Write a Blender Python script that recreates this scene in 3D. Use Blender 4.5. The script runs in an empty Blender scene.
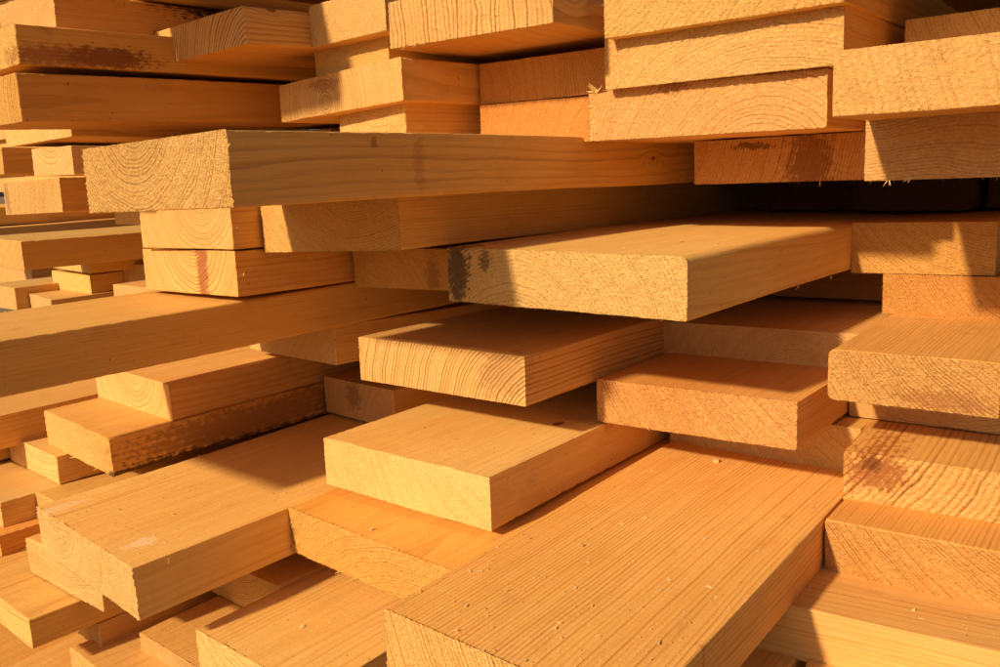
import bpy, math, random
import numpy as np
from mathutils import Vector, Matrix, Euler
SC = bpy.context.scene
COL = SC.collection
rad = math.radians
# ----------------------------------------------------------------------------- measured boards
# corner (top right of the sawn end) x, y, z [m]; yaw, pitch, roll [deg]; width; thickness; skew of the cut
CAM=(0.88102,0.67094,0.17831,-0.04086)
F={
'A':(-0.5644,0.3983,0.0410,-1.42,-0.38,-0.83,0.2310,0.0567,0.013),
'A2':(-0.5791,0.5861,-0.0132,0.96,-0.83,-1.70,0.1980,0.0523,-0.003),
'A3':(-0.8273,0.5791,-0.0174,0.45,-1.25,-0.43,0.1788,0.0508,-0.004),
'A4':(-0.8274,0.5805,-0.0707,-1.93,-0.70,-0.55,0.1983,0.0505,-0.004),
'A5':(-0.6617,0.7366,-0.0786,0.30,0.11,-0.71,0.1469,0.0475,0.000),
'C':(-0.3362,0.6832,-0.0745,-0.92,-0.14,0.53,0.2733,0.0559,-0.006),
'D':(-0.5274,0.7037,-0.1837,-0.40,-0.68,0.22,0.2456,0.0524,-0.007),
'E':(-0.5108,0.6180,-0.2837,-0.32,0.10,0.33,0.2399,0.0547,0.002),
'F':(-0.2921,0.8302,-0.2299,0.05,-0.48,-0.29,0.2262,0.0492,-0.022),
'G':(-0.3764,0.9981,-0.1896,0.07,0.29,-0.61,0.1491,0.0450,-0.007),
'H':(-0.1246,0.8695,-0.1825,1.96,0.07,0.12,0.1494,0.0503,0.007),
'H2':(-0.1403,0.9925,-0.2316,0.67,-0.08,-0.27,0.1501,0.0501,-0.006),
'I':(-0.1644,1.0605,-0.0698,0.80,-0.67,-0.64,0.1489,0.0578,-0.002),
'J':(-0.1404,1.1084,-0.1344,-0.15,0.15,-0.31,0.1501,0.0483,0.000),
'K':(-0.2941,1.2066,-0.1310,-0.36,-0.30,-0.19,0.1976,0.0520,0.001),
'M1':(-0.1085,0.8765,-0.2842,3.55,0.21,0.10,0.1497,0.0518,0.015),
'M2':(-0.1041,0.8089,-0.3337,1.12,0.08,-0.67,0.1504,0.0517,-0.000),
'P':(-0.2482,0.4310,-0.3326,1.45,-0.34,0.79,0.2276,0.0516,0.063),
'N':(-0.6067,0.5522,-0.3479,-2.50,1.19,0.07,0.1490,0.0516,0.033),
'AZ':(-0.3433,0.9505,-0.2834,0.02,0.08,-0.20,0.1492,0.0522,0.000),
'S':(-0.8507,0.3335,-0.1307,-2.23,0.37,0.25,0.2049,0.0519,-0.000),
'T':(-0.8540,0.7362,-0.1814,-5.07,-1.16,0.01,0.2036,0.0509,-0.005),
'U':(-1.0155,0.5955,-0.2477,-2.50,1.04,0.58,0.2162,0.0490,0.025),
'W':(-1.0170,0.5106,-0.2974,-3.01,0.84,0.94,0.2092,0.0480,0.041),
'V':(-0.8415,0.8188,-0.2816,-3.01,0.20,0.42,0.1500,0.0538,0.009),
'R':(-0.7642,0.3910,-0.3516,-2.62,1.25,0.51,0.2472,0.0546,0.049),
'R2':(-0.8857,0.4161,-0.3995,-0.99,0.09,-0.17,0.1744,0.0430,-0.007),
'AL':(-0.7687,0.5546,-0.4384,-1.96,0.17,0.14,0.1446,0.0481,0.010),
'AK':(-0.5762,0.4407,-0.4416,-1.42,0.60,-0.33,0.1938,0.0465,0.030),
'AJ':(-0.7477,0.4526,-0.4900,-0.35,0.53,0.31,0.1497,0.0501,0.027),
'M3':(0.2527,0.7669,-0.3820,5.50,-0.20,-0.27,0.7000,0.0514,-0.015),
'AT':(-0.3219,0.9767,0.0291,-0.66,0.26,-0.06,0.1509,0.0498,0.002),
'AS':(-0.0792,0.7965,0.0343,-1.42,-0.17,-0.43,0.1493,0.0515,0.005),
'AR':(-0.0810,0.7256,0.0841,0.81,-0.29,-0.07,0.1500,0.0495,-0.003),
'AQ':(-0.2775,0.8473,0.0840,0.64,-0.07,0.29,0.2569,0.0533,0.008),
'AP':(-0.2588,0.8342,0.1362,0.96,0.11,-0.26,0.2449,0.0515,0.007),
'AM':(-0.2549,0.8171,0.1852,1.46,0.34,-0.46,0.2383,0.0500,0.008),
'AO':(-0.0918,0.9701,0.1350,-0.50,0.02,-0.12,0.1500,0.0498,0.002),
'AX':(-0.5711,0.8860,0.1349,-1.63,-0.26,0.39,0.1514,0.0490,-0.001),
'AY':(-0.5643,0.8808,0.0840,1.27,-0.03,0.58,0.1487,0.0513,-0.004),
'AU':(-0.4925,0.7205,0.1868,0.87,-0.40,0.07,0.2121,0.0480,-0.000),
'AV':(-0.7431,0.7505,0.2159,-4.12,0.53,-0.57,0.1442,0.0487,0.011),
'AW':(-0.7772,0.7869,0.1746,-3.90,-0.03,-0.48,0.1481,0.0408,0.013),
'AW2':(-0.7593,0.7885,0.1428,-6.83,-0.64,-1.28,0.2819,0.0503,0.020),
'AW3':(-0.7836,0.8135,0.0946,-9.88,-1.05,-1.34,0.1525,0.0511,0.014),
'B4':(-1.0766,0.4830,0.1363,-2.51,0.89,0.07,0.1604,0.0544,-0.006),
'B5':(-0.7764,0.3888,0.0898,-3.99,-0.01,-0.52,0.1533,0.0425,0.008),
'B2':(-1.0792,0.4904,0.1924,-4.32,0.06,-0.15,0.1520,0.0450,0.005),
'B1':(-1.1121,0.5571,0.2446,-0.06,-0.68,-0.31,0.1507,0.0451,0.000),
'B3':(-0.8947,0.6692,0.2058,-4.41,0.84,-0.42,0.2160,0.0429,-0.002),
'L1':(-1.1831,0.5030,0.0580,-0.01,-0.89,0.33,0.1500,0.0331,0.000),
'L2':(-0.9828,0.4914,0.0497,-1.72,-0.31,0.71,0.1018,0.0310,0.003),
'L3':(-1.1328,0.5468,0.0185,-0.42,-1.01,-1.11,0.1660,0.0433,-0.001),
'L4':(-1.6632,0.6033,-0.0207,0.26,-0.27,1.11,0.1492,0.0314,0.000),
'L5':(-1.5996,0.6043,-0.0548,0.15,0.33,0.06,0.1500,0.0310,0.000),
'L6':(-1.6038,0.6930,-0.0817,-3.49,0.37,1.36,0.2070,0.0506,0.013),
'L8':(-1.3001,0.7807,-0.0224,0.03,2.27,0.10,0.1432,0.0350,0.002),
'L7':(-1.4468,0.6948,-0.0118,-0.23,-0.18,0.03,0.1499,0.0340,-0.000),
'L9':(-1.7961,0.9030,-0.1718,-1.26,1.31,1.15,0.1754,0.0472,0.009),
'L10':(-1.7556,0.8848,-0.1265,-4.75,-0.15,1.02,0.2031,0.0374,0.013),
'L11':(-1.9477,0.8157,-0.1942,0.08,-0.16,0.11,0.1570,0.0468,0.000),
'L12':(-1.7930,0.8163,-0.2113,-8.84,0.08,0.57,0.1495,0.0340,0.020),
'L13':(-1.2366,0.7284,-0.1530,-1.77,0.79,0.46,0.1490,0.0309,0.007),
'L14':(-1.6484,0.9751,-0.1543,-0.80,-1.75,0.27,0.1454,0.0429,-0.000),
'X':(-1.2808,0.4525,-0.2990,-0.16,0.05,0.01,0.1498,0.0474,0.000),
'Y':(-1.1628,0.5089,-0.3424,-3.57,-0.43,0.08,0.1722,0.0387,0.014),
'Z0':(-1.3359,0.4891,-0.3517,0.14,0.69,0.05,0.1500,0.0271,0.000),
'AA':(-1.1629,0.4342,-0.3840,-0.02,0.05,0.20,0.1505,0.0354,0.000),
'AB':(-1.0609,0.4720,-0.3840,-2.02,0.30,0.20,0.1012,0.0375,0.019),
'AC':(-1.1381,0.4190,-0.4165,-0.23,-0.16,0.00,0.1487,0.0279,-0.000),
'AD':(-0.9417,0.3630,-0.4458,-2.88,-0.15,0.53,0.1989,0.0338,0.008),
'AE':(-0.9440,0.4348,-0.4825,-1.23,0.46,0.20,0.0583,0.0314,0.029),
'AF':(-0.8007,0.3629,-0.5440,3.49,0.22,0.04,0.2524,0.0340,-0.001),
'AG':(-1.0617,0.3510,-0.5513,1.44,0.17,-0.19,0.0698,0.0272,0.000),
'AH':(-0.8236,0.4013,-0.5114,-3.87,-0.00,0.12,0.1491,0.0309,0.011),
'AI':(-0.8076,0.4452,-0.5362,-3.48,-0.05,0.07,0.1493,0.0300,0.007),
}
LABEL = {
 'A':'long thick board with rough pale end jutting out left of centre, spanning half the pile',
 'A2':'board directly under the long jutting board, shaded end with a bright left corner',
 'A3':'short-showing board with curved rings, just under the rough end of the long jutting board',
 'A4':'board with a reddish brown band down its end grain, under the curved-ring board',
 'A5':'small shaded board end with dark smudge, left of the blue-grey stained board',
 'C':'wide bright board with blue-grey stained left corner, jutting out at the centre',
 'D':'board with dark curved ring lines on its right end, below the blue-stained board',
 'E':'smooth sunlit board with clean square end and one small dark knot on top',
 'F':'orange board with slanting rings and shaded top, right of the board with dark ring lines',
 'G':'shaded board lying on the orange slant-ringed board, under the blue-stained board',
 'H':'thick rough board with rounded left corner and sunlit top at the right edge',
 'H2':'thin-showing shaded board right under the thick rounded rough board at the right edge',
 'I':'rough board end level with the blue-stained board, half in shade at the right edge',
 'J':'reddish board end under the half-shaded one, above the rounded rough board at right',
 'K':'dark recessed board seen under the back of the blue-stained board',
 'M1':'board with bold dark growth rings on its left corner, lower right of the pile',
 'M2':'orange fine-grained board under the bold-ringed one, against the big foreground board',
 'M3':'crosswise bearer board in the bottom right corner, its smooth long side catching the sun',
 'P':'largest foreground board with straight-lined top strewn with sawdust, running out of the bottom edge',
 'N':'board with torn orange end grain, between the white-smeared board and the big foreground board',
 'AZ':'shaded board end wedged between the orange slant-ringed board and the big foreground board top',
 'S':'long narrow board running out of the left edge, below the brown-banded board',
 'T':'shaded board end peeking out under the long left-edge board beside the dark-ringed board',
 'U':'board stepped back on top of the one with the dark bark-edged side',
 'W':'board with torn lower edge and dark brown bark-edged side, left of centre',
 'V':'shaded recessed board end with a dark patch, behind the smooth sunlit board',
 'R':'wide board with pale white smears on its sunlit top, lower left of the pile',
 'R2':'thin pale board tucked under the rough end of the white-smeared board',
 'AL':'small rough board end in the gap beneath the white-smeared board',
 'AK':'wide smooth board at the bottom edge, half shaded, left of the big foreground board',
 'AJ':'lined-top board with curved end rings at the bottom edge, beneath the white-smeared board',
 'AT':'dark shaded board end with brown blotches, under the two rough bright boards at upper right',
 'AS':'pinkish brown shaded board end at the right edge, under the coarse bright one',
 'AR':'coarse bright board end with a grid of rings and saw marks at the right edge',
 'AQ':'very rough pale board end, lowest of the three stacked upper right of centre',
 'AP':'rough board end with brown streak at its lower edge, middle of three stacked',
 'AM':'rough board cut by the top edge, uppermost of the three right of centre',
 'AO':'dark recessed board end in the top right corner behind the coarse bright board',
 'AX':'upper of the two shaded board ends in the notch at top centre',
 'AY':'lower of the two shaded board ends in the notch, touching the long jutting board',
 'AU':'board with vertical ring lines and frayed lower edge jutting out at top centre',
 'AV':'board end cut by the top edge, topmost left of the vertical-lined jutting board',
 'AW':'thin-showing board end sandwiched below the topmost one, left of the vertical-lined jutting board',
 'AW2':'bright board end with reddish smudge and fanning rings, resting above the long jutting board',
 'AW3':'board showing only a thin strip between the reddish-smudged board and the long jutting board',
 'B4':'long shaded board with wavy grain lines along its side at the upper left edge',
 'B5':'pale board end wedge showing under the wavy-grained board at the left edge',
 'B2':'board with black bark stain along its side at the upper left',
 'B1':'topmost board in the upper left corner, resting on the bark-stained board',
 'B3':'board with slanting dark rings jutting out at the upper left, seen from below',
 'L1':'brown board side at the far left edge, below the pale wedge',
 'L2':'small smooth square board end with faint rings, tucked left of the long jutting board end',
 'L3':'bright square board end with a grey streak, at the left beside the long jutting board',
 'L4':'long brown board side running in from the left edge beneath the grey-streaked square end',
 'L5':'dark brown board side under a black gap at the far left edge',
 'L6':'board with sunlit top and shaded side sticking out at the left edge, midway up',
 'L8':'tiny ringed board end under the lower left corner of the long jutting board',
 'L9':'pale square board end with a shaded side, beneath the left-edge board midway up',
 'L10':'thin wedge of board lying on the pale square end, beneath the left-edge board',
 'L11':'brown board with a shadow along its top, far left above the long narrow board',
 'L12':'low board end in front of the pale square end, just above the long narrow board',
 'L13':'small pale board end left of the brown-banded board, just above the long narrow board',
 'L14':'small upright-looking board end in the corner left of the brown-banded board',
 'X':'shaded board side with round black knot, left edge below the long narrow board',
 'Y':'small board with a bright blank end, under the knotted board side at the left',
 'Z0':'sliver of board side at the left edge, directly below the knotted board side',
 'AA':'board with sunlit top and orange side at the left edge, beside the white-smeared board',
 'AB':'small board corner poking out behind the upper left corner of the white-smeared board',
 'AC':'reddish lined board side at the left edge, above the smooth-ended lower left board',
 'AD':'board with smooth bright end and wavy grained side in the lower left corner',
 'AE':'small shaded stub of board behind the lower left corner board',
 'AF':'flat sunlit board along the bottom edge under the lower left corner board',
 'AG':'reddish board at the very bottom left, left of a long dark seam',
 'AH':'orange board with a bright end edge at the bottom, under the small shaded stub',
 'AI':'small board corner at the bottom edge, just left of the strong lined board',
 'TOP1':'dark overhanging board across the top right corner, seen from below',
 'TOP2':'board lying on top of the pile at upper left, above the slanting-ringed board',
 'TOP3':'board at the very back of the top layer behind the upper left corner',
 'UND1':'shaded board beneath the crosswise bearer in the bottom right corner',
 'UND2':'shaded board beneath the big foreground board at the bottom right',
 'BK1':'leftmost dark board end deep in the black slot right of centre',
 'BK2':'second dark board end from the left deep in the black slot right of centre',
 'BK3':'third dark board end from the left deep in the black slot right of centre',
 'BK4':'rightmost dark board end deep in the black slot at the right edge',
 'BK5':'dark board end deep in the hollow under the slanting-ringed upper left board',
 'BK6':'shaded board side between the wavy-grained board and the long jutting board',
}
for _i in range(8):
    LABEL['FAR%d' % _i] = ['upper', 'second', 'third', 'lowest'][_i % 4] + ' far board ' + ['close behind', 'further left behind'][_i // 4] + ' the gaps at the far left edge'
LABEL['FAR8'] = 'far board high up behind the upper left corner'
LABEL['FAR9'] = 'far board just under the highest one behind the upper left corner'
LABEL['FAR10'] = 'far board low behind the small board ends at the far left'
SUN=(.135,.86,-.475); SUNE=5.0; SUNC=(1,.77,.47); SKY=.05

# extra boards that close the stack behind, over and under the ones above (same format)
F.update({
 'TOP1':(0.16,0.80,0.2365,0.6,0,0,0.46,0.050,0.0),
 'TOP2':(-0.890,0.455,0.312,-1.5,0,0,0.200,0.047,0.0),
 'UND1':(-0.08,0.655,-0.4325,8.0,0,0,0.15,0.050,0.0),
 'UND2':(-0.245,0.600,-0.4330,2.0,0,0,0.15,0.050,0.0),
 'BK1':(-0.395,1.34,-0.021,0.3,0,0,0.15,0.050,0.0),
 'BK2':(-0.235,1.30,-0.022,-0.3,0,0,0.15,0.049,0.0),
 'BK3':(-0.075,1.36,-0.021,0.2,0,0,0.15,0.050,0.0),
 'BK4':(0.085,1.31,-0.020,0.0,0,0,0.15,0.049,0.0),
 'TOP3':(-1.090,0.67,0.2935,-1.0,0,0,0.19,0.047,0.0),
 'BK6':(-1.075,0.95,0.0815,-2.5,0.9,0,0.15,0.040,0.0),
 'BK5':(-0.905,1.05,0.165,-3.0,0,0,0.20,0.028,0.0),
})
def ext(k, dx, dl=0):            # boards whose hidden side reaches further than what shows
    p = list(F[k]); a = rad(p[3]); p[0] += dx * math.cos(a); p[1] += dx * math.sin(a); p[6] += dx + dl; F[k] = tuple(p)
for k, dx in (('N', .115), ('G', .10), ('AZ', .078), ('AT', .085), ('A5', .04), ('AX', .07), ('AY', .05)): ext(k, dx)
F['B5'] = (-1.246, .624, .1150, -3.9, 0, -.5, .245, .0390, .008)
F['L1'] = (-1.360, .578, .0670, 0, -.89, .33, .17, .0380, 0)
F['L5'] = (-2.400, .906, -.0822, .15, .33, .06, .22, .0465, 0)
F['L4'] = (-2.494, .905, -.0310, .26, -.27, 1.11, .22, .0471, 0)
del F['L7']
def grow(k, dw): p = list(F[k]); p[6] += dw; F[k] = tuple(p)      # reaches further out of the frame to the left
grow('AA', .20); grow('Z0', .15); grow('AG', .30); grow('AC', .15); grow('X', .12); grow('L4', .1)
def slide(k, d): p = list(F[k]); a = rad(p[3]); p[0] += math.sin(a) * d; p[1] -= math.cos(a) * d; p[2] -= math.sin(rad(p[4])) * d; F[k] = tuple(p)
def scale(k, f):                       # further from / nearer to the front of the pile, same bearing
    p = list(F[k]); p[0] *= f; p[1] *= f; p[2] *= f; p[6] *= f; p[7] *= f; F[k] = tuple(p)
scale('AU', 1.04); scale('A2', 1.06); scale('I', 1.05); scale('AX', .97); scale('AY', .98); scale('AS', 1.03); scale('AW2', .95); scale('AW3', .95); scale('AW', .99)
slide('Z0', .10); slide('S', .035)
F['FAR8'] = (-2.45, 1.30, .640, 0, 0, 0, .70, .050, 0); F['FAR9'] = (-2.47, 1.32, .588, 0, 0, 0, .70, .050, 0); F['FAR10'] = (-2.55, 1.12, -.200, 0, 0, 0, .70, .060, 0)
for i_ in range(8): F['FAR%d' % i_] = (-2.25 - .46 * (i_ // 4), 1.20 + .02 * (i_ % 3), .215 - .052 * (i_ % 4), 0, 0, 0, .44, .050, 0)
LEN = {'B5':.30,'B3':.42,'AW':.4,'AV':.5,'L9':.5,'L10':.5,'L12':.35,'L11':.35,'L4':.6,'L5':.55,'BK6':.9,'TOP3':1.2,'L8':.4,'L6':.62,'L13':.3,'L14':.3,'L1':.5,'L2':.5,'L3':.55,
       'AF':.5,'AG':.5,'AH':.4,'AI':.45,'AE':.5,'AD':.6,'AW3':.5}
RINGS = {  # pith position in the cross-section (x from the right edge, z from the top), ring pitch
 'A':(-.135,.030,.0034),'A2':(-.05,.09,.0030),'A3':(-.055,.012,.0034),'A4':(-.085,.014,.0036),'A5':(-.2,-.12,.0024),
 'C':(-.19,-.11,.0040),'D':(.035,-.085,.0042),'E':(.015,.045,.0030),'F':(.10,.13,.0032),'G':(-.07,-.10,.0030),'H':(.14,.16,.0034),
 'H2':(-.05,.1,.003),'I':(.02,.12,.0032),'J':(.09,.10,.0028),'K':(-.08,.2,.003),'M1':(-.30,.13,.0062),'M2':(.14,.20,.0030),
 'P':(.16,.14,.0040),'N':(-.07,-.20,.0034),'AZ':(.1,.12,.003),'S':(.05,-.09,.0030),'T':(.1,-.16,.0035),'U':(-.10,.025,.0036),
 'W':(-.085,.022,.0034),'V':(.1,-.1,.003),'R':(-.20,.02,.0034),'R2':(-.1,.2,.003),'AL':(-.1,.09,.0026),'AK':(-.10,.07,.0060),'AJ':(-.03,.035,.0034),
 'AT':(-.35,.03,.0036),'AS':(-.09,-.45,.0030),'AR':(-.42,-.10,.0062),'AQ':(-.06,-.10,.0042),'AP':(-.07,-.22,.0036),'AM':(-.4,.2,.0062),
 'AX':(-.35,-.05,.0036),'AY':(.05,-.08,.0034),'AU':(-.42,-.03,.0060),'AV':(.05,-.12,.0032),'AW':(-.05,-.1,.003),'AW2':(-.16,-.035,.0046),
 'AW3':(-.05,.03,.0042),'B4':(.06,-.03,.0052),'B5':(-.3,-.1,.004),'B2':(.05,.06,.004),'B3':(.01,-.075,.0052),'L3':(-.30,.02,.003),'L9':(-.07,.05,.003),
 'L2':(-.05,.04,.003),'L6':(-.12,.1,.003),'AD':(-.05,.2,.0055),'Y':(-.05,.2,.002),'L8':(.03,-.03,.004),'M3':(-.02,-.16,.0040),
}
# stains and other patches, one a painted shadow: (x, y, z centre in board space), (sx, sy, sz), colour, strength
STAIN_SHADE = {
 'C':[((-.262,0,-.024),(.019,.06,.045),(.075,.05,.04),.85),((-.226,0,-.010),(.009,.04,.012),(.14,.07,.05),.7)],
 'A4':[((-.068,0,-.027),(.0115,.06,.09),(.36,.13,.045),.85)],
 'B2':[((0,.105,-.028),(.05,.06,.016),(.09,.03,.012),.85),((0,.07,-.030),(.05,.11,.017),(.34,.12,.035),.7)],
 'D':[((-.03,0,-.02),(.035,.03,.035),(.16,.06,.025),.35)],
 'AT':[((-.100,0,-.030),(.03,.05,.05),(.20,.055,.015),.6),((-.165,0,-.008),(.03,.05,.005),(.12,.035,.012),.7)],
 'AQ':[((-.155,0,-.0),(.020,.05,.010),(.40,.16,.05),.7)],
 'M1':[((-.120,0,-.018),(.036,.14,.024),(.34,.10,.025),.75),((-.122,0,-.012),(.012,.02,.009),(.16,.05,.015),.7)],
 'A5':[((-.056,0,-.035),(.014,.05,.020),(.30,.12,.04),.5)],
 'V':[((-.085,0,-.02),(.018,.05,.025),(.20,.07,.025),.5)],
 'W':[((0,.20,-.024),(.06,.22,.030),(.24,.105,.04),.62),((0,.05,-.05),(.02,.28,.012),(.06,.03,.012),.9)],  # first patch darkens most of the side, second is the bark edge
 'R':[((-.050,.035,0),(.012,.020,.01),(.86,.72,.52),.45),((-.222,.030,0),(.012,.030,.01),(.84,.70,.50),.35)],
 'B1':[((0,.30,-.0),(.05,.16,.02),(.03,.02,.012),.95)],
 'AW2':[((-.165,0,-.012),(.035,.05,.010),(.42,.14,.05),.6)],
 'X':[((0,.16,-.030),(.02,.02,.014),(.05,.02,.01),.9)],
 'A':[((0,.20,-.03),(.01,.008,.03),(.26,.12,.04),.30),((0,.145,-.012),(.01,.004,.006),(.16,.07,.03),.5)],
 'P':[((0,.06,-.03),(.01,.004,.05),(.20,.09,.03),.5),((0,.10,-.03),(.01,.003,.05),(.20,.09,.03),.4)],
 'E':[((-.03,.22,0),(.05,.02,.01),(.38,.15,.05),.4)],
 'H':[((-.045,0,-.042),(.05,.05,.012),(.42,.18,.06),.55)],'L3':[((-.155,0,-.02),(.008,.03,.03),(.35,.2,.12),.6)],'N':[((-.258,0,-.035),(.006,.02,.02),(.25,.10,.05),.7)],  # H patch is a painted cast shadow; L3 and N are stains
}
KNOT = {  # centre in board space and radius
 'E':((-.045,.185,0),.006),'X':((0,.155,-.036),.008),'AJ':((-.075,.03,-.012),.010),'A':((0,.62,-.022),.004),
 'AK':((-.05,.10,-.06),.012),'AU':((0,.035,-.012),.006),'B3':((0,.04,-.006),.004),'C':((-.07,.13,0),.0025)}
ROUND = {'C':(0,.007,0,0),'H':(.007,0,.006,0),'R2':(0,0,.010,0),'M2':(0,0,.006,0),'F':(0,0,0,.003),'AV':(.005,0,.004,0)}  # TL,TR,BL,BR
ROUGH = {'A':1.5,'AQ':1.25,'AP':1.4,'AM':1.4,'AR':.95,'H':1.5,'C':1.3,'F':1.3,'M1':1.2,'M2':1.1,'D':.5,'E':.55,'A4':.5,'A3':.5,'U':.35,'W':.7,'L9':.4,'L2':.4,'AD':.35,'Y':.3,'B3':.6,'I':1.2,'J':1.2,'R':1.1,'P':1.0,'N':1.2}
TINT = {'AS':(.95,.88,1.0),'N':(1.05,.92,.74),'J':(.98,.78,.56),'I':(.95,.83,.64),'AT':(.9,.75,.6),'F':(1.0,.88,.75),'C':(1.08,1.09,1.12),'E':(1.03,1.05,1.10),'S':(1.02,1.02,1.04),'A':(1.13,1.05,.97),'AQ':(1.12,1.10,1.12),'AP':(1.08,1.06,1.04),'AM':(1.08,1.06,1.0),'R':(1.06,1.08,1.10),  # darker tints of I and J stand in for shade
        'R2':(1.06,1.06,1.1),'P':(1.26,1.11,1.02),'B4':(.9,.78,.6),'W':(1.02,.98,.92),'M2':(1.05,.9,.78),'H':(1.03,.95,.82),'AX':(.88,.72,.54),'AY':(.84,.64,.44),'A5':(.80,.68,.54),'K':(.6,.45,.4),  # A5, AX and AY have their shade put into the tint
        'BK1':(.13,.10,.08),'BK2':(.13,.10,.08),'BK3':(.13,.10,.08),'BK4':(.13,.10,.08),'BK5':(.16,.12,.10),'AC':(.9,.7,.5),'AG':(.98,.85,.65)}  # near-black BK tints paint the darkness of the recesses
LINES = {'P':1.1,'M1':1.3,'AJ':.9,'B4':1.0,'AC':.8,'AD':.7,'AL':.8,'F':.8,'M3':.8,'AR':.35,'AM':.5,'AU':1.3,'D':1.6,'B3':1.5,'AW2':.7,'AY':.6,'T':.5,'S':.45,'E':.5,'L3':.5,'W':.4,'C':.55,'A':.9,'A3':.8,'A4':.9,'U':.8,'L2':.8,'L3':.8,'H':.8,'M2':.9,'AV':.5}

# ----------------------------------------------------------------------------- node helpers
class NT:
    def __init__(s, mat):
        mat.use_nodes = True; s.t = mat.node_tree; s.t.nodes.clear()
    def n(s, typ, **k):
        nd = s.t.nodes.new(typ)
        for a, v in k.items(): setattr(nd, a, v)
        return nd
    def l(s, a, b): s.t.links.new(a, b)
    def put(s, sock, v):
        if isinstance(v, bpy.types.NodeSocket): s.l(v, sock)
        elif v is not None: sock.default_value = v
    def m(s, op, a, b=None, c=None, clamp=False):
        nd = s.n('ShaderNodeMath', operation=op, use_clamp=clamp)
        s.put(nd.inputs[0], a); s.put(nd.inputs[1], b); s.put(nd.inputs[2], c)
        return nd.outputs[0]
    def vm(s, op, a, b=None, scale=None):
        nd = s.n('ShaderNodeVectorMath', operation=op)
        s.put(nd.inputs[0], a); s.put(nd.inputs[1], b)
        if scale is not None: s.put(nd.inputs['Scale'], scale)
        return nd.outputs['Value'] if op in ('LENGTH', 'DOT_PRODUCT', 'DISTANCE') else nd.outputs[0]
    def noise(s, vec, scale, detail=2, rough=.5, color=False):
        nd = s.n('ShaderNodeTexNoise'); s.l(vec, nd.inputs['Vector'])
        s.put(nd.inputs['Scale'], scale); nd.inputs['Detail'].default_value = detail; nd.inputs['Roughness'].default_value = rough
        return nd.outputs['Color' if color else 'Fac']
    def ramp(s, v, lo, hi, a=0., b=1., smooth=True):
        nd = s.n('ShaderNodeMapRange', interpolation_type='SMOOTHSTEP' if smooth else 'LINEAR')
        s.put(nd.inputs[0], v); s.put(nd.inputs[1], lo); s.put(nd.inputs[2], hi); s.put(nd.inputs[3], a); s.put(nd.inputs[4], b)
        return nd.outputs[0]
    def mix(s, f, a, b, mode='MIX'):
        nd = s.n('ShaderNodeMix', data_type='RGBA', blend_type=mode)
        s.put(nd.inputs['Factor'], f)
        for sock, v in ((nd.inputs[6], a), (nd.inputs[7], b)):
            s.put(sock, v if isinstance(v, bpy.types.NodeSocket) else (tuple(v) + (1,) if len(v) == 3 else v))
        return nd.outputs[2]
    def attr(s, name, out='Fac'):
        nd = s.n('ShaderNodeAttribute', attribute_type='OBJECT', attribute_name=name)
        return nd.outputs[out]

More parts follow.
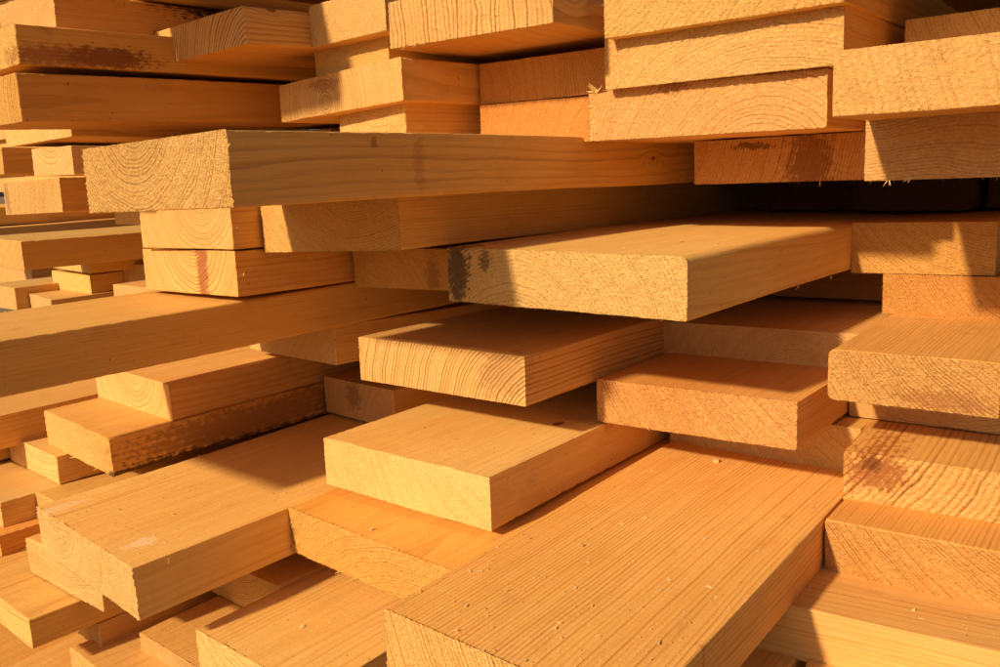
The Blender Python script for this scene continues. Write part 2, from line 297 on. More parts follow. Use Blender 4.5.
def wood(name, end):
    mat = bpy.data.materials.new(name); N = NT(mat)
    tc = N.n('ShaderNodeTexCoord').outputs['Object']
    seed = N.attr('seed', 'Vector')
    P = N.vm('ADD', tc, seed)                                   # decorrelates the boards
    # gentle wander of the growth rings
    w1 = N.noise(N.vm('MULTIPLY', P, (9, 1.6, 9)), 1.0, 2, .5, True)
    w2 = N.noise(N.vm('MULTIPLY', P, (60, 6, 60)), 1.0, 2, .5, True)
    dev = N.vm('ADD', N.vm('SCALE', N.vm('SUBTRACT', w1, (.5, .5, .5)), scale=.022), N.vm('SCALE', N.vm('SUBTRACT', w2, (.5, .5, .5)), scale=.0028))
    Q = N.vm('ADD', tc, dev)
    knotp = N.attr('knot', 'Vector'); knotr = N.attr('knot_r')
    kd = N.vm('LENGTH', N.vm('MULTIPLY', N.vm('SUBTRACT', Q, knotp), (1, .6, 1)))
    kin = N.m('DIVIDE', kd, knotr)
    R = N.vm('MULTIPLY', N.vm('SUBTRACT', Q, N.attr('pith', 'Vector')), (1, 0, 1))
    r = N.vm('LENGTH', R)
    ph = N.m('DIVIDE', r, N.attr('pitch'))
    ph = N.m('ADD', ph, N.m('MULTIPLY', N.m('EXPONENT', N.m('MULTIPLY', N.m('POWER', kin, 2), -.16)), 2.6))
    ph = N.m('ADD', ph, N.m('MULTIPLY', N.noise(N.vm('MULTIPLY', P, (26, 1, 26)), 1.0, 1), 1.4))
    saw = N.m('FRACT', ph)
    late = N.m('MULTIPLY', N.ramp(saw, .38, .90), N.ramp(saw, .93, 1.0, 1, 0))
    ringid = N.m('FLOOR', ph)
    rn = N.n('ShaderNodeTexWhiteNoise', noise_dimensions='1D'); N.l(ringid, rn.inputs['W'])
    late = N.m('MULTIPLY', late, N.m('ADD', N.m('MULTIPLY', rn.outputs['Value'], .95), .25))
    lines = N.attr('lines')
    big = N.noise(N.vm('MULTIPLY', P, (7, 2.2, 7)), 1.0, 3, .55)
    mid = N.noise(N.vm('MULTIPLY', P, (40, 12, 40)), 1.0, 3, .6)
    tint = N.attr('tint', 'Vector')
    if end:
        fine = N.noise(P, 950, 2, .6)
        coarse = N.noise(N.vm('MULTIPLY', P, (1, .3, 1)), N.attr('grain'), 3, .65)
        # tangential tearing: short flecks that follow the rings
        ang = N.m('ARCTAN2', N.n('ShaderNodeSeparateXYZ').outputs[0], 0.0)
        sx = N.n('ShaderNodeSeparateXYZ'); N.l(R, sx.inputs[0])
        ang = N.m('ARCTAN2', sx.outputs[2], sx.outputs[0])
        cb = N.n('ShaderNodeCombineXYZ'); N.l(N.m('MULTIPLY', ang, 22), cb.inputs[0]); N.l(N.m('MULTIPLY', ph, 2.4), cb.inputs[1])
        fleck = N.noise(cb.outputs[0], 3.0, 2, .6)
        # blade marks across the end
        sa = N.attr('saw_dir', 'Vector')
        sd = N.vm('DOT_PRODUCT', Q, sa)
        sawm = N.noise(N.n('ShaderNodeCombineXYZ').outputs[0], 1)
        cb2 = N.n('ShaderNodeCombineXYZ'); N.l(sd, cb2.inputs[0])
        sawm = N.noise(cb2.outputs[0], 420, 1, .5)
        col = N.mix(N.ramp(big, .3, .7), (.83, .530, .190), (.78, .455, .140))
        col = N.mix(N.m('MULTIPLY', N.m('MULTIPLY', late, lines), .85), col, (.42, .18, .04))
        rg = N.m('MINIMUM', N.attr('rough'), 1.4)
        col = N.mix(N.m('MULTIPLY', N.ramp(coarse, .50, .26), N.m('MULTIPLY', rg, .42)), col, (.56, .27, .075))
        col = N.mix(N.m('MULTIPLY', N.ramp(fine, .36, .22), .8), col, (.34, .14, .04))
        col = N.mix(N.m('MULTIPLY', N.ramp(coarse, .52, .72), N.m('MULTIPLY', rg, .32)), col, (.97, .76, .38))
        col = N.mix(N.m('MULTIPLY', N.ramp(fine, .54, .70), N.m('MULTIPLY', rg, .45)), col, (1.0, .82, .44))
        col = N.mix(N.m('MULTIPLY', N.ramp(mid, .5, .75), .30), col, (.62, .33, .095))
    else:
        fib = N.noise(N.vm('MULTIPLY', P, (900, 22, 900)), 1.0, 2, .6)
        fib2 = N.noise(N.vm('MULTIPLY', P, (260, 7, 260)), 1.0, 2, .55)
        fuzz = N.noise(N.vm('MULTIPLY', P, (1, .45, 1)), 520, 3, .65)
        col = N.mix(N.ramp(big, .3, .72), (.80, .50, .160), (.74, .41, .105))
        col = N.mix(N.m('MULTIPLY', N.m('MULTIPLY', late, lines), .74), col, (.52, .235, .045))
        col = N.mix(N.m('MULTIPLY', N.ramp(fib2, .42, .72), .34), col, (.58, .30, .07))
        col = N.mix(N.m('MULTIPLY', N.ramp(fib, .40, .70), .30), col, (.84, .60, .26))
        col = N.mix(N.m('MULTIPLY', N.ramp(mid, .50, .78), .38), col, (.62, .31, .065))
        speck = N.noise(P, 210, 1, .5)
        col = N.mix(N.m('MULTIPLY', N.ramp(speck, .775, .80), .75), col, (.16, .07, .03))
        dirt = N.noise(N.vm('MULTIPLY', P, (22, 16, 22)), 1.0, 4, .7)
        col = N.mix(N.m('MULTIPLY', N.ramp(dirt, .58, .80), .38), col, (.34, .17, .065))
    # knots, stains and the painted shadow
    kring = N.m('FRACT', N.m('MULTIPLY', kin, 3.2))
    kcol = N.mix(N.ramp(kring, .3, .9), (.36, .14, .04), (.20, .07, .022))
    col = N.mix(N.ramp(N.m('ADD', kin, N.m('MULTIPLY', N.m('SUBTRACT', mid, .5), .8)), 1.15, .8), col, kcol)
    for i in ('1', '2'):
        v = N.vm('SUBTRACT', Q, N.attr('stain%s_at' % i, 'Vector'))
        d = N.vm('LENGTH', N.vm('DIVIDE', v, N.attr('stain%s_size' % i, 'Vector')))
        nz = N.noise(N.vm('MULTIPLY', P, (150, 100, 150)), 1.0, 5, .75)
        d = N.m('ADD', d, N.m('MULTIPLY', N.m('SUBTRACT', nz, .5), 2.6))
        d = N.m('ADD', d, N.m('MULTIPLY', N.m('SUBTRACT', late, .35), -.3))
        col = N.mix(N.m('MULTIPLY', N.ramp(d, 1.10, .60), N.attr('stain%s_amount' % i)), col, N.attr('stain%s_colour' % i, 'Color'))
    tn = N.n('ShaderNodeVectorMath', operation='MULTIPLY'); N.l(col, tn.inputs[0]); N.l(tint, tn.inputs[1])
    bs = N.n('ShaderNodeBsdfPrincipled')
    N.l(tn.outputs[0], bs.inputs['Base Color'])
    bs.inputs['Roughness'].default_value = .72 if end else .62
    bs.inputs['Specular IOR Level'].default_value = .25 if end else .32
    # relief
    rough = N.attr('rough')
    if end:
        h = N.m('ADD', N.m('MULTIPLY', coarse, 1.9), N.m('MULTIPLY', fine, 1.0))
        h = N.m('ADD', h, N.m('MULTIPLY', fleck, 1.0))
        h = N.m('ADD', h, N.m('MULTIPLY', sawm, .45))
        h = N.m('SUBTRACT', N.m('MULTIPLY', h, rough), N.m('MULTIPLY', N.m('MULTIPLY', late, lines), .6))
        dist = .00125
    else:
        h = N.m('ADD', N.m('MULTIPLY', fib, .30), N.m('MULTIPLY', fib2, .28))
        h = N.m('ADD', h, N.m('MULTIPLY', fuzz, .42))
        saw2 = N.noise(N.vm('MULTIPLY', N.vm('ADD', tc, dev), (3, 330, 3)), 1.0, 1, .5)
        h = N.m('ADD', h, N.m('MULTIPLY', saw2, .16))
        h = N.m('SUBTRACT', h, N.m('MULTIPLY', N.m('MULTIPLY', late, lines), .25))
        dist = .0008
    bp = N.n('ShaderNodeBump'); bp.inputs['Distance'].default_value = dist; bp.inputs['Strength'].default_value = 1.0
    N.l(h, bp.inputs['Height']); N.l(bp.outputs[0], bs.inputs['Normal'])
    out = N.n('ShaderNodeOutputMaterial'); N.l(bs.outputs[0], out.inputs[0])
    for nd in [x for x in N.t.nodes if not any(o.is_linked for o in x.outputs) and x.type != 'OUTPUT_MATERIAL']: N.t.nodes.remove(nd)
    return mat
M_END = wood('sawn end grain', True)
M_LONG = wood('sawn long grain', False)

# ----------------------------------------------------------------------------- numeric noise for shapes
def vnoise(p, scale, seed):
    """value noise on an (n,3) array, result -1..1"""
    q = np.asarray(p) * scale + seed * 17.31
    i = np.floor(q).astype(np.int64); f = q - i; f = f * f * (3 - 2 * f)
    def h(ix, iy, iz):
        n = (ix * 73856093) ^ (iy * 19349663) ^ (iz * 83492791) ^ (int(seed) * 2654435)
        n = (n ^ (n >> 13)) * 1274126177
        return ((n ^ (n >> 16)) & 0xffff) / 32767.5 - 1
    r = 0
    for dx in (0, 1):
        wx = f[:, 0] if dx else 1 - f[:, 0]
        for dy in (0, 1):
            wy = f[:, 1] if dy else 1 - f[:, 1]
            for dz in (0, 1):
                wz = f[:, 2] if dz else 1 - f[:, 2]
                r = r + wx * wy * wz * h(i[:, 0] + dx, i[:, 1] + dy, i[:, 2] + dz)
    return r

def spaced(L, step):
    n = max(4, int(round(L / step)))
    a = list(np.linspace(.0028, L - .0028, n))
    return np.array([0, .0006, .0014] + a + [L - .0014, L - .0006, L])

def board_mesh(name, w, t, skew, L, seed, rnd=(0, 0, 0, 0), step=.0022, rough=1.0, fringe=1.0):
    rs = np.random.RandomState(seed)
    xs = spaced(w, step) - w; zs = spaced(t, step) - t
    nx, nz = len(xs), len(zs)
    X, Z = np.meshgrid(xs, zs)                       # rows = z
    X = X.ravel().copy(); Z = Z.ravel().copy()
    for k, (cx_, cz_) in enumerate(((-w, 0), (0, 0), (-w, -t), (0, -t))):
        r = max(rnd[k], .0011)
        ox = cx_ + (r if cx_ < 0 else -r); oz = cz_ + (r if cz_ < 0 else -r)
        m = ((X - ox) * (1 if cx_ == 0 else -1) > 0) & ((Z - oz) * (1 if cz_ == 0 else -1) > 0)
        dx, dz = X[m] - ox, Z[m] - oz; d = np.hypot(dx, dz) + 1e-9
        s = np.maximum(np.abs(dx), np.abs(dz)) / d       # square -> disc
        X[m] = ox + dx * s; Z[m] = oz + dz * s
    idx = np.arange(nx * nz).reshape(nz, nx)
    ring = list(idx[0, :]) + list(idx[1:, -1]) + list(idx[-1, -2::-1]) + list(idx[-2:0:-1, 0])
    ring = np.array(ring); nr = len(ring)
    p0 = np.stack([X, np.zeros_like(X), Z], -1)
    yb = -X * skew
    amp = .00042 * rough
    yd = amp * (vnoise(p0, 420, seed) + .8 * vnoise(p0, 160, seed + 3)) + .0009 * vnoise(p0 * (1, 1, .2), 30, seed + 5)
    isr = np.zeros(nx * nz, bool); isr[ring] = True
    yd[isr] += rs.uniform(-1, 1, isr.sum()) * .0009 * rough
    cap = np.stack([X, yb + yd, Z], -1)
    # side rings
    ys = np.concatenate([[.0009], np.arange(.003, .05, .003), np.arange(.05, .30, .006), np.arange(.30, L, .03), [L]])
    ys = ys[ys <= L]
    base = p0[ring]; ctr = np.array([-w / 2, 0, -t / 2])
    out = np.sign(base - ctr) * 1.0
    onx = (np.abs(base[:, 0]) < 1e-6) | (np.abs(base[:, 0] + w) < 1e-6)
    onz = (np.abs(base[:, 2]) < 1e-6) | (np.abs(base[:, 2] + t) < 1e-6)
    edge = ((np.minimum(-base[:, 0], base[:, 0] + w) < .0016) & (np.minimum(-base[:, 2], base[:, 2] + t) < .0016))
    V = [cap]
    tw = rs.uniform(-1, 1, 4)
    for k, y in enumerate(ys):
        q = base.copy(); q[:, 1] = y - base[:, 0] * skew * max(0, 1 - y / .3)
        n1 = vnoise(q * (1, .25, 1), 55, seed + 7) * .00045 + vnoise(q, 300, seed + 9) * .00012
        q[:, 0] += out[:, 0] * n1 * onx; q[:, 2] += out[:, 2] * n1 * onz
        if edge.any():
            chip = np.clip(vnoise(q * (.2, 1, .2), 260, seed + 11) - .25, 0, 1) * .0012
            q[edge, 0] -= out[edge, 0] * chip[edge]; q[edge, 2] -= out[edge, 2] * chip[edge]
        # slow bow of the timber
        q[:, 2] += .0008 * math.sin(y * 9 + tw[0] * 3); q[:, 0] += .0010 * math.sin(y * 7 + tw[1] * 3)
        V.append(q)
    nc = nx * nz
    V = np.concatenate(V)
    F_ = []
    a = idx[:-1, :-1].ravel(); b_ = idx[:-1, 1:].ravel(); c_ = idx[1:, 1:].ravel(); d_ = idx[1:, :-1].ravel()
    capf = np.stack([a, b_, c_, d_], -1)
    j = np.arange(nr); j2 = (j + 1) % nr
    sides = [np.stack([ring[j], nc + j, nc + j2, ring[j2]], -1)]
    for k in range(len(ys) - 1):
        o = nc + k * nr
        sides.append(np.stack([o + j, o + nr + j, o + nr + j2, o + j2], -1))
    sides = np.concatenate(sides)
    faces = capf.tolist() + sides.tolist()
    mats = [0] * len(capf) + [1] * len(sides)
    last = nc + (len(ys) - 1) * nr
    faces.append([last + int(k) for k in j[::-1]]); mats.append(0)
    # torn fibres round the cut
    nf = int(w / .0020 * fringe * (.35 + .65 * rough)); vv = []; base_n = len(V)
    for q in range(nf):
        u = rs.rand()
        if u < .80: p = np.array([-rs.rand() * w, 0, -t + .0006]); dr = np.array([rs.normal(0, .5), -.25 - .6 * rs.rand(), -1.0])
        elif u < .90: p = np.array([-w + .0005, 0, -rs.rand() * t]); dr = np.array([-1.0, -.6 * rs.rand(), rs.normal(0, .5)])
        else: p = np.array([-rs.rand() * w, 0, -.0004]); dr = np.array([rs.normal(0, .5), -1.0, .6])
        p[1] = -p[0] * skew + .0004
        dr /= np.linalg.norm(dr)
        ln = (.0009 + rs.exponential(.0012)) * min(rough, 1.3); ln = min(ln, .006); wd = rs.uniform(.00012, .00042)
        s = np.cross(dr, [.3, 1, .2]); s /= np.linalg.norm(s); s2 = np.cross(dr, s)
        vv += [p + s * wd, p - s * wd, p + s2 * wd * .6, p + dr * ln]
        o = base_n + 4 * q
        faces += [[o, o + 1, o + 3], [o + 1, o + 2, o + 3], [o + 2, o, o + 3]]; mats += [0, 0, 0]
    if vv: V = np.concatenate([V, np.array(vv)])
    me = bpy.data.meshes.new(name)
    me.from_pydata(V.tolist(), [], faces)
    me.materials.append(M_END); me.materials.append(M_LONG)
    me.polygons.foreach_set('material_index', mats)
    me.polygons.foreach_set('use_smooth', [True] * len(faces))
    me.update()
    return me

def set_look(o, key, w, t, rs):
    px, pz, pt = RINGS.get(key, (rs.uniform(-w, .1), rs.choice([-1, 1]) * rs.uniform(.03, .16), rs.uniform(.0028, .0042)))
    o['pith'] = (px, 0.0, pz); o['pitch'] = float(pt)
    o['seed'] = tuple(float(v) for v in rs.uniform(0, 40, 3))
    kn, kr = KNOT.get(key, ((9.0, 9.0, 9.0), .01))
    o['knot'] = tuple(float(v) for v in kn); o['knot_r'] = float(kr); o['grain'] = float(rs.uniform(230, 460))
    o['rough'] = float(ROUGH.get(key, .9)); o['lines'] = float(LINES.get(key, .6))
    base = np.array([1.03, .975, .93]) * rs.uniform(.90, 1.07) * np.array([1, rs.uniform(.93, 1.03), rs.uniform(.84, 1.10)])
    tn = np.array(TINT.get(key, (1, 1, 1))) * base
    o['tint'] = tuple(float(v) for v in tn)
    a = rs.uniform(-.5, .5)
    o['saw_dir'] = (math.cos(a), 0.0, math.sin(a))
    st = STAIN_SHADE.get(key, [])
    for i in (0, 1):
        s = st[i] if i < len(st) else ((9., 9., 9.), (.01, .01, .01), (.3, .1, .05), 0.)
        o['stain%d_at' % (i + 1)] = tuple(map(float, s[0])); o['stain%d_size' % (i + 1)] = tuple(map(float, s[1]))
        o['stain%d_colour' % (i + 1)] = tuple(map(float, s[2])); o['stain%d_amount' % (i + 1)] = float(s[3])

BOARD = {}
NEAR = {'A', 'AR', 'AQ', 'C', 'D', 'E', 'P', 'R', 'H', 'AP', 'AM', 'F', 'M1', 'M2', 'N', 'AU'}
for n_, (key, p) in enumerate(F.items()):
    x, y, z, yaw, pit, rol, w, t, sk = p
    rs = np.random.RandomState(1000 + n_ * 7)
    Rm = Matrix.Rotation(rad(yaw), 4, 'Z') @ Matrix.Rotation(rad(pit), 4, 'X') @ Matrix.Rotation(rad(rol), 4, 'Y')
    loc = Vector((x, y, z))
    L = LEN.get(key, max(.45, 1.9 - y))
    if key == 'M3':                                       # the bearer lies crosswise
        dep = .125
        loc = loc + Rm.to_3x3() @ Vector((0, dep, 0)); Rm = Rm @ Matrix.Rotation(rad(90), 4, 'Z')
        L, w, sk = .62, dep, 0.0
    me = board_mesh('timber board', w, t, sk, L, 50 + n_, ROUND.get(key, (0, 0, 0, 0)), .0017 if key in NEAR else .0026, ROUGH.get(key, .9),
                    fringe=1.0 if key not in ('E','D','P','U','AD','L2','L9','A4') else .4)
    o = bpy.data.objects.new('timber_board', me); COL.objects.link(o)
    o.location = loc; o.rotation_euler = Rm.to_euler('XYZ')
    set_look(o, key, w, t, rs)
    o['category'] = 'timber board'; o['group'] = 'sawn boards piled in the timber stack'
    o['label'] = LABEL.get(key, 'sawn board')
    BOARD[key] = (o, w, t, L)

# ----------------------------------------------------------------------------- torn fibres, chips and sawdust
def fibre_mat(name, c1, c2):
    mat = bpy.data.materials.new(name); N = NT(mat)
    tc = N.n('ShaderNodeTexCoord').outputs['Object']
    geo = N.n('ShaderNodeNewGeometry').outputs['Random Per Island']
    col = N.mix(geo, c1, c2)
    col = N.mix(N.m('MULTIPLY', N.noise(tc, 900, 2), .4), col, (.5, .27, .08))
    bs = N.n('ShaderNodeBsdfPrincipled'); N.l(col, bs.inputs['Base Color']); bs.inputs['Roughness'].default_value = .7
    out = N.n('ShaderNodeOutputMaterial'); N.l(bs.outputs[0], out.inputs[0])
    return mat
M_FIB = fibre_mat('torn fibre', (.86, .62, .28), (.74, .46, .16))
M_DUST = fibre_mat('sawdust flake', (.98, .82, .50), (.78, .48, .18))
def strip(V, Fc, p, d, nrm, ln, wd, curl, th=.00018, seg=4):
    """a tapering curled sliver from p along d"""
    d = Vector(d).normalized(); nrm = Vector(nrm).normalized(); s = d.cross(nrm).normalized()
    o = len(V); q = Vector(p)
    for k in range(seg + 1):
        f = 1 - .85 * (k / seg) ** 1.5
        V += [tuple(q - s * wd * f + nrm * th), tuple(q + s * wd * f + nrm * th), tuple(q + s * wd * f - nrm * th), tuple(q - s * wd * f - nrm * th)]
        d = (d + nrm * curl / seg).normalized(); q = q + d * ln / seg
    for k in range(seg):
        a = o + 4 * k
        for j in range(4): Fc.append((a + j, a + (j + 1) % 4, a + 4 + (j + 1) % 4, a + 4 + j))
    Fc.append((o + 3, o + 2, o + 1, o)); e = o + 4 * seg; Fc.append((e, e + 1, e + 2, e + 3))
def mesh_of(name, V, Fc, mat):
    me = bpy.data.meshes.new(name); me.from_pydata(V, [], Fc); me.materials.append(mat); me.update(); return me
rs = random.Random(5)
# (board, base in board space, list of (direction, length, half width, curl))
SPL = [
 ('C', (0, .357, -.0555), [((.5, -.7, -.25), .014, .0011, .3), ((.4, -.9, -.5), .010, .0008, .2)]),
 ('C', (0, .2535, -.0555), [((.3, -.8, -.5), .008, .0010, .4), ((.5, -.6, -.3), .006, .0006, .2)]),
 ('AT', (-.088, 0, -.050), [((.25, -.5, -1), .007, .0004, .2), ((-.1, -.5, -1), .006, .0004, -.2)]),
 ('AT', (-.0165, 0, -.050), [((-.5, -.4, -1), .009, .0006, .2), ((.4, -.4, -1), .008, .0005, .2), ((0, -.5, -1), .007, .0004, -.2)]),
 ('AS', (-.116, 0, -.0515), [((-.9, -.4, -.6), .006, .0006, .2), ((-.3, -.4, -.9), .005, .0005, .1)]),
 ('AU', (-.196, 0, -.047), [((.2, -.7, -.8), .010, .0004, .3), ((-.2, -.6, -.8), .007, .0004, -.3), ((.8, -.6, -.3), .009, .0004, .5)]),
 ('AU', (-.180, 0, -.047), [((.6, -.7, -.7), .013, .0005, .4), ((0, -.7, -.8), .009, .0004, .3), ((-.6, -.6, -.5), .008, .0004, .3)]),
 ('AU', (-.166, 0, -.047), [((.3, -.7, -.8), .008, .0004, .2), ((-.4, -.7, -.7), .007, .0003, .3)]),
 ('AQ', (-.247, 0, -.001), [((-.5, -.5, .9), .014, .0018, -.4), ((-.9, -.5, .1), .012, .0010, .3), ((-.2, -.8, .5), .012, .0022, .3), ((.8, -.5, .25), .018, .0016, .2)]),
 ('AQ', (-.252, 0, -.016), [((-1, -.3, .25), .006, .0006, .2), ((-1, -.4, -.2), .005, .0006, .2)]),
 ('N', (-.180, 0, -.051), [((-.6, -.6, -.5), .006, .0004, .3), ((.2, -.6, -.8), .005, .0003, .2)]),
 ('N', (-.158, 0, -.051), [((-.3, -.6, -.8), .006, .0005, .3), ((.4, -.6, -.6), .005, .0004, .2)]),
 ('W', (-.117, 0, -.047), [((-.7, -.7, -.2), .009, .0008, .4)]),
 ('W', (-.052, 0, -.047), [((.5, -.6, -.6), .005, .0004, .2), ((-.4, -.6, -.6), .005, .0004, .2)]),
 ('A4', (0, .008, -.027), [((.9, -.1, .35), .007, .0010, .3), ((.9, -.3, -.4), .004, .0006, .3)]),
 ('A4', (0, .10, -.012), [((.2, .5, -.9), .011, .0005, .2)]),
 ('A3', (0, .006, -.030), [((.9, .1, .7), .005, .0005, .3), ((.9, -.3, .4), .004, .0004, .3)]),
 ('R', (0, .036, -.004), [((.5, -.4, -.8), .006, .0004, .2)]),
 ('F', (-.165, 0, -.047), [((.8, -.5, -.3), .010, .0005, .2), ((.7, -.5, -.1), .007, .0004, .2)]),
]
for key, base, items in SPL:
    o, w, t, L = BOARD[key]; V, Fc = [], []
    sk = F[key][8]
    b0 = Vector((base[0], base[1] - base[0] * sk, base[2]))
    for d, ln, wd, cu in items:
        n_ = Vector(d).cross(Vector((.3, .2, 1))).normalized() if abs(d[2]) < .9 else Vector(d).cross(Vector((1, .2, 0))).normalized()
        strip(V, Fc, b0 + Vector((rs.uniform(-.001, .001), 0, 0)), d, n_, ln, wd, cu)
    s = bpy.data.objects.new('splinter', mesh_of('splinter', V, Fc, M_FIB)); COL.objects.link(s); s.parent = o

def covered(P, me_):
    for k, (o, w, t, L) in BOARD.items():
        if k == me_: continue
        q = INV[k] @ P
        if -w - .002 < q.x < .002 and -.002 < q.y < L and -t - .001 < q.z < .001: return True
    return False
bpy.context.view_layer.update()
INV = {k: v[0].matrix_world.inverted() for k, v in BOARD.items()}
V, Fc = [], []
SPREAD = {'P': (380, .62), 'E': (46, .28), 'R': (110, .40), 'C': (70, .42), 'AK': (40, .25), 'S': (60, .42), 'N': (30, .20), 'AJ': (22, .2), 'U': (20, .2), 'W': (18, .2),
          'AD': (22, .2), 'H': (14, .2), 'M1': (12, .15), 'M2': (10, .08), 'D': (12, .15), 'AA': (14, .2), 'L6': (14, .2), 'AF': (12, .3), 'M3': (50, .50), 'AH': (8, .2), 'F': (10, .1), 'Y': (5, .1), 'X': (12, .3), 'AB': (5, .1)}
def flake(V, Fc, p, ln, lift=0.0):
    a = rs.uniform(0, 6.283); d = (math.cos(a), math.sin(a), rs.uniform(.0, .14)); seg = 3
    strip(V, Fc, p, d, (0, 0, 1), ln, ln * rs.uniform(.12, .34), rs.uniform(-.6, .35), th=.00009, seg=seg)
for k, (n_, dep) in SPREAD.items():
    o, w, t, L = BOARD[k]
    for _ in range(n_):
        lp = Vector((-rs.random() ** 1.0 * (w - .004) - .002, .004 + rs.random() ** 1.25 * dep, .0006))
        if k == 'M3': lp = Vector((-w + .004 + rs.random() * .05, .12 + rs.random() * .45, .0006))
        P = o.matrix_world @ lp
        if covered(P + Vector((0, 0, .003)), k): continue
        ln = min(.0065, .0006 + rs.expovariate(1 / .0013))
        flake(V, Fc, P, ln)
me = mesh_of('sawdust', V, Fc, M_DUST)
o = bpy.data.objects.new('sawdust', me); COL.objects.link(o); o['kind'] = 'stuff'; o['category'] = 'sawdust'
o['label'] = 'pale sawdust flakes scattered over the tops of the sunlit boards'
CHIPS = [  # board, point in board space, size, label
 ('P', (-.1507, .478, .0015), (.0036, .0028, .0016), 'small blocky wood chip near the shaded back of the big foreground board'),
 ('P', (-.0743, .269, .0006), (.0055, .0012, .0004), 'pale curled shaving lying near the right half of the big foreground board'),
 ('P', (-.1407, .285, .0006), (.0050, .0012, .0004), 'pale shaving on the left half of the big foreground board'),
 ('N', (-.140, .018, .0006), (.0065, .0012, .0004), 'frayed sliver standing on the edge of the torn orange board'),
 ('AK', (-.1038, .069, .0006), (.0050, .0014, .0005), 'bright wood flake on the smooth half-shaded board at the bottom'),
 ('E', (-.0617, .145, .0006), (.0055, .0010, .0004), 'thin shaving on top of the smooth square-ended board'),
]
for k, p, sz, lab in CHIPS:
    o, w, t, L = BOARD[k]; V, Fc = [], []
    if sz[2] > .001:
        q = [Vector((x * sz[0] * rs.uniform(.8, 1.1), y * sz[1] * rs.uniform(.8, 1.1), z * sz[2] * rs.uniform(.8, 1.0))) for x in (-1, 1) for y in (-1, 1) for z in (-1, 1)]
        V = [tuple(v) for v in q]; Fc = [(0, 1, 3, 2), (4, 6, 7, 5), (0, 4, 5, 1), (2, 3, 7, 6), (0, 2, 6, 4), (1, 5, 7, 3)]
    else:
        for _ in range(3): strip(V, Fc, (rs.uniform(-.0008, .0008), rs.uniform(-.0008, .0008), 0), (1, rs.uniform(-.6, .6), .25), (0, 0, 1), sz[0] * rs.uniform(.7, 1.1), sz[1], rs.uniform(-.9, .3), th=sz[2] * .5)
    c = bpy.data.objects.new('wood_chip', mesh_of('wood chip', V, Fc, M_DUST)); COL.objects.link(c)
    c.location = o.matrix_world @ Vector(p); c.rotation_euler = (0, 0, rs.uniform(0, 3))
    c['category'] = 'wood chip'; c['label'] = lab; c['group'] = 'loose wood chips on the boards'

# the bit of metal that shows through the gap at the far left
V, Fc = [], []
for k, (rr_, zz) in enumerate(((.030, 0), (.030, .9), (.034, .9), (.034, .96), (.024, .96), (.024, 0))):
    for j in range(24): V.append((rr_ * math.cos(j * math.pi / 12), rr_ * math.sin(j * math.pi / 12), zz))
for k in range(5):
    for j in range(24): Fc.append((k * 24 + j, k * 24 + (j + 1) % 24, k * 24 + 24 + (j + 1) % 24, k * 24 + 24 + j))
mt = bpy.data.materials.new('dull zinc'); N = NT(mt)
tc = N.n('ShaderNodeTexCoord').outputs['Object']
bs = N.n('ShaderNodeBsdfPrincipled'); N.l(N.mix(N.noise(tc, 60, 4), (.30, .31, .30), (.42, .43, .42)), bs.inputs['Base Color'])
bs.inputs['Metallic'].default_value = .6; bs.inputs['Roughness'].default_value = .5
N.l(bs.outputs[0], N.n('ShaderNodeOutputMaterial').inputs[0])
pp = bpy.data.objects.new('metal_pipe', mesh_of('metal pipe', V, Fc, mt)); COL.objects.link(pp)
pp.location = (-3.62, 1.55, -.36); pp.rotation_euler = (rad(-58), rad(12), rad(-70))
pp['category'] = 'metal pipe'; pp['label'] = 'dull grey metal pipe glimpsed through the gap at the far left edge'

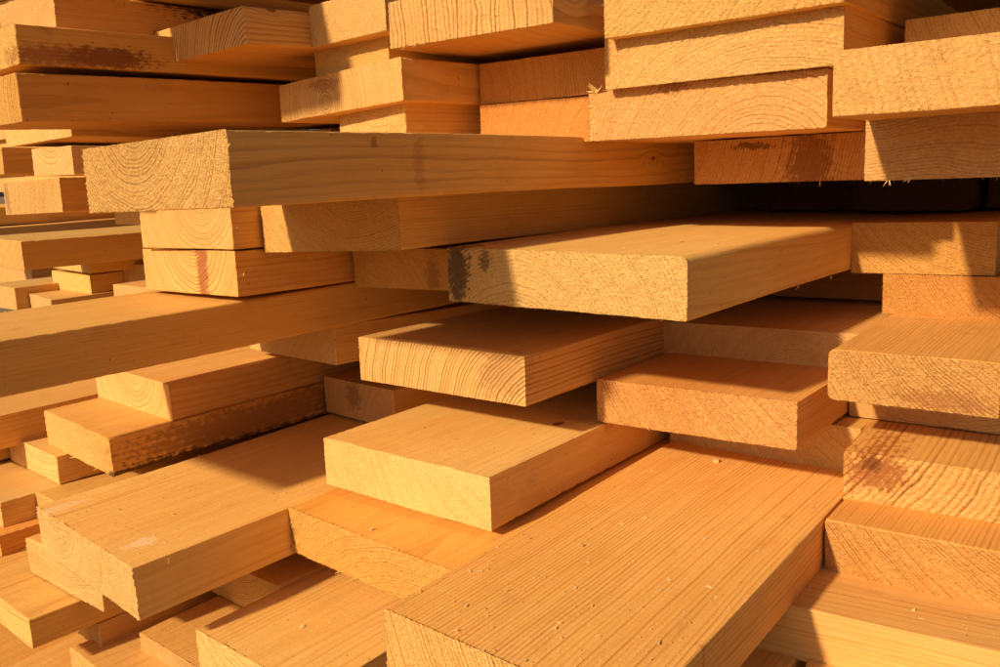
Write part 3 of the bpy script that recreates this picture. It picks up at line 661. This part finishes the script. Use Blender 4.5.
# ----------------------------------------------------------------------------- ground
def plain(name, c1, c2, scale, rough=.9):
    mat = bpy.data.materials.new(name); N = NT(mat)
    tc = N.n('ShaderNodeTexCoord').outputs['Object']
    col = N.mix(N.ramp(N.noise(tc, scale, 6, .6), .3, .7), c1, c2)
    bs = N.n('ShaderNodeBsdfPrincipled'); N.l(col, bs.inputs['Base Color']); bs.inputs['Roughness'].default_value = rough
    bp = N.n('ShaderNodeBump'); bp.inputs['Distance'].default_value = .01; N.l(N.noise(tc, scale * 4, 4, .6), bp.inputs['Height']); N.l(bp.outputs[0], bs.inputs['Normal'])
    out = N.n('ShaderNodeOutputMaterial'); N.l(bs.outputs[0], out.inputs[0])
    return mat
me = bpy.data.meshes.new('ground')
S_ = 400
me.from_pydata([(-S_, -S_, 0), (S_, -S_, 0), (S_, S_, 0), (-S_, S_, 0)], [], [(0, 1, 2, 3)])
me.materials.append(plain('sawdust strewn earth', (.30, .20, .11), (.19, .13, .08), 3))
g = bpy.data.objects.new('ground', me); COL.objects.link(g); g.location = (0, 0, -.80); g['kind'] = 'structure'

# ----------------------------------------------------------------------------- light and sky
w = bpy.data.worlds.new('World'); SC.world = w; w.use_nodes = True
nt = w.node_tree; bg = nt.nodes['Background']
sky = nt.nodes.new('ShaderNodeTexSky'); sky.sky_type = 'NISHITA'; sky.sun_disc = False
D = Vector(SUN).normalized()
el = math.asin(-D.z); az = math.atan2(-D.x, -D.y)
sky.sun_elevation = el; sky.sun_rotation = az % (2 * math.pi); sky.dust_density = 3.0
nt.links.new(sky.outputs[0], bg.inputs[0]); bg.inputs[1].default_value = SKY
sl = bpy.data.lights.new('sun', 'SUN'); sl.energy = SUNE; sl.angle = rad(2.6); sl.color = SUNC
so = bpy.data.objects.new('sun', sl); COL.objects.link(so); so.rotation_euler = D.to_track_quat('-Z', 'Y').to_euler()

# ----------------------------------------------------------------------------- camera
f_, cyaw, cpit, crol = CAM
cd = bpy.data.cameras.new('camera'); cd.sensor_width = 36; cd.sensor_fit = 'HORIZONTAL'; cd.lens = 36 * f_ 
cd.clip_start = .02; cd.clip_end = 1500
co = bpy.data.objects.new('camera', cd); COL.objects.link(co)
fw = Vector((-math.sin(cyaw) * math.cos(cpit), math.cos(cyaw) * math.cos(cpit), -math.sin(cpit)))
r0 = Vector((math.cos(cyaw), math.sin(cyaw), 0)); u0 = r0.cross(fw)
c_, s_ = math.cos(crol), math.sin(crol)
rr = c_ * r0 + s_ * u0; uu = -s_ * r0 + c_ * u0
M = Matrix((rr, uu, -fw)).transposed().to_4x4()
co.matrix_world = M
SC.camera = co
SC.view_settings.view_transform = 'Standard'; SC.view_settings.look = 'None'; SC.view_settings.exposure = 0; SC.view_settings.gamma = 1
SC.cycles.max_bounces = 8; SC.cycles.diffuse_bounces = 3
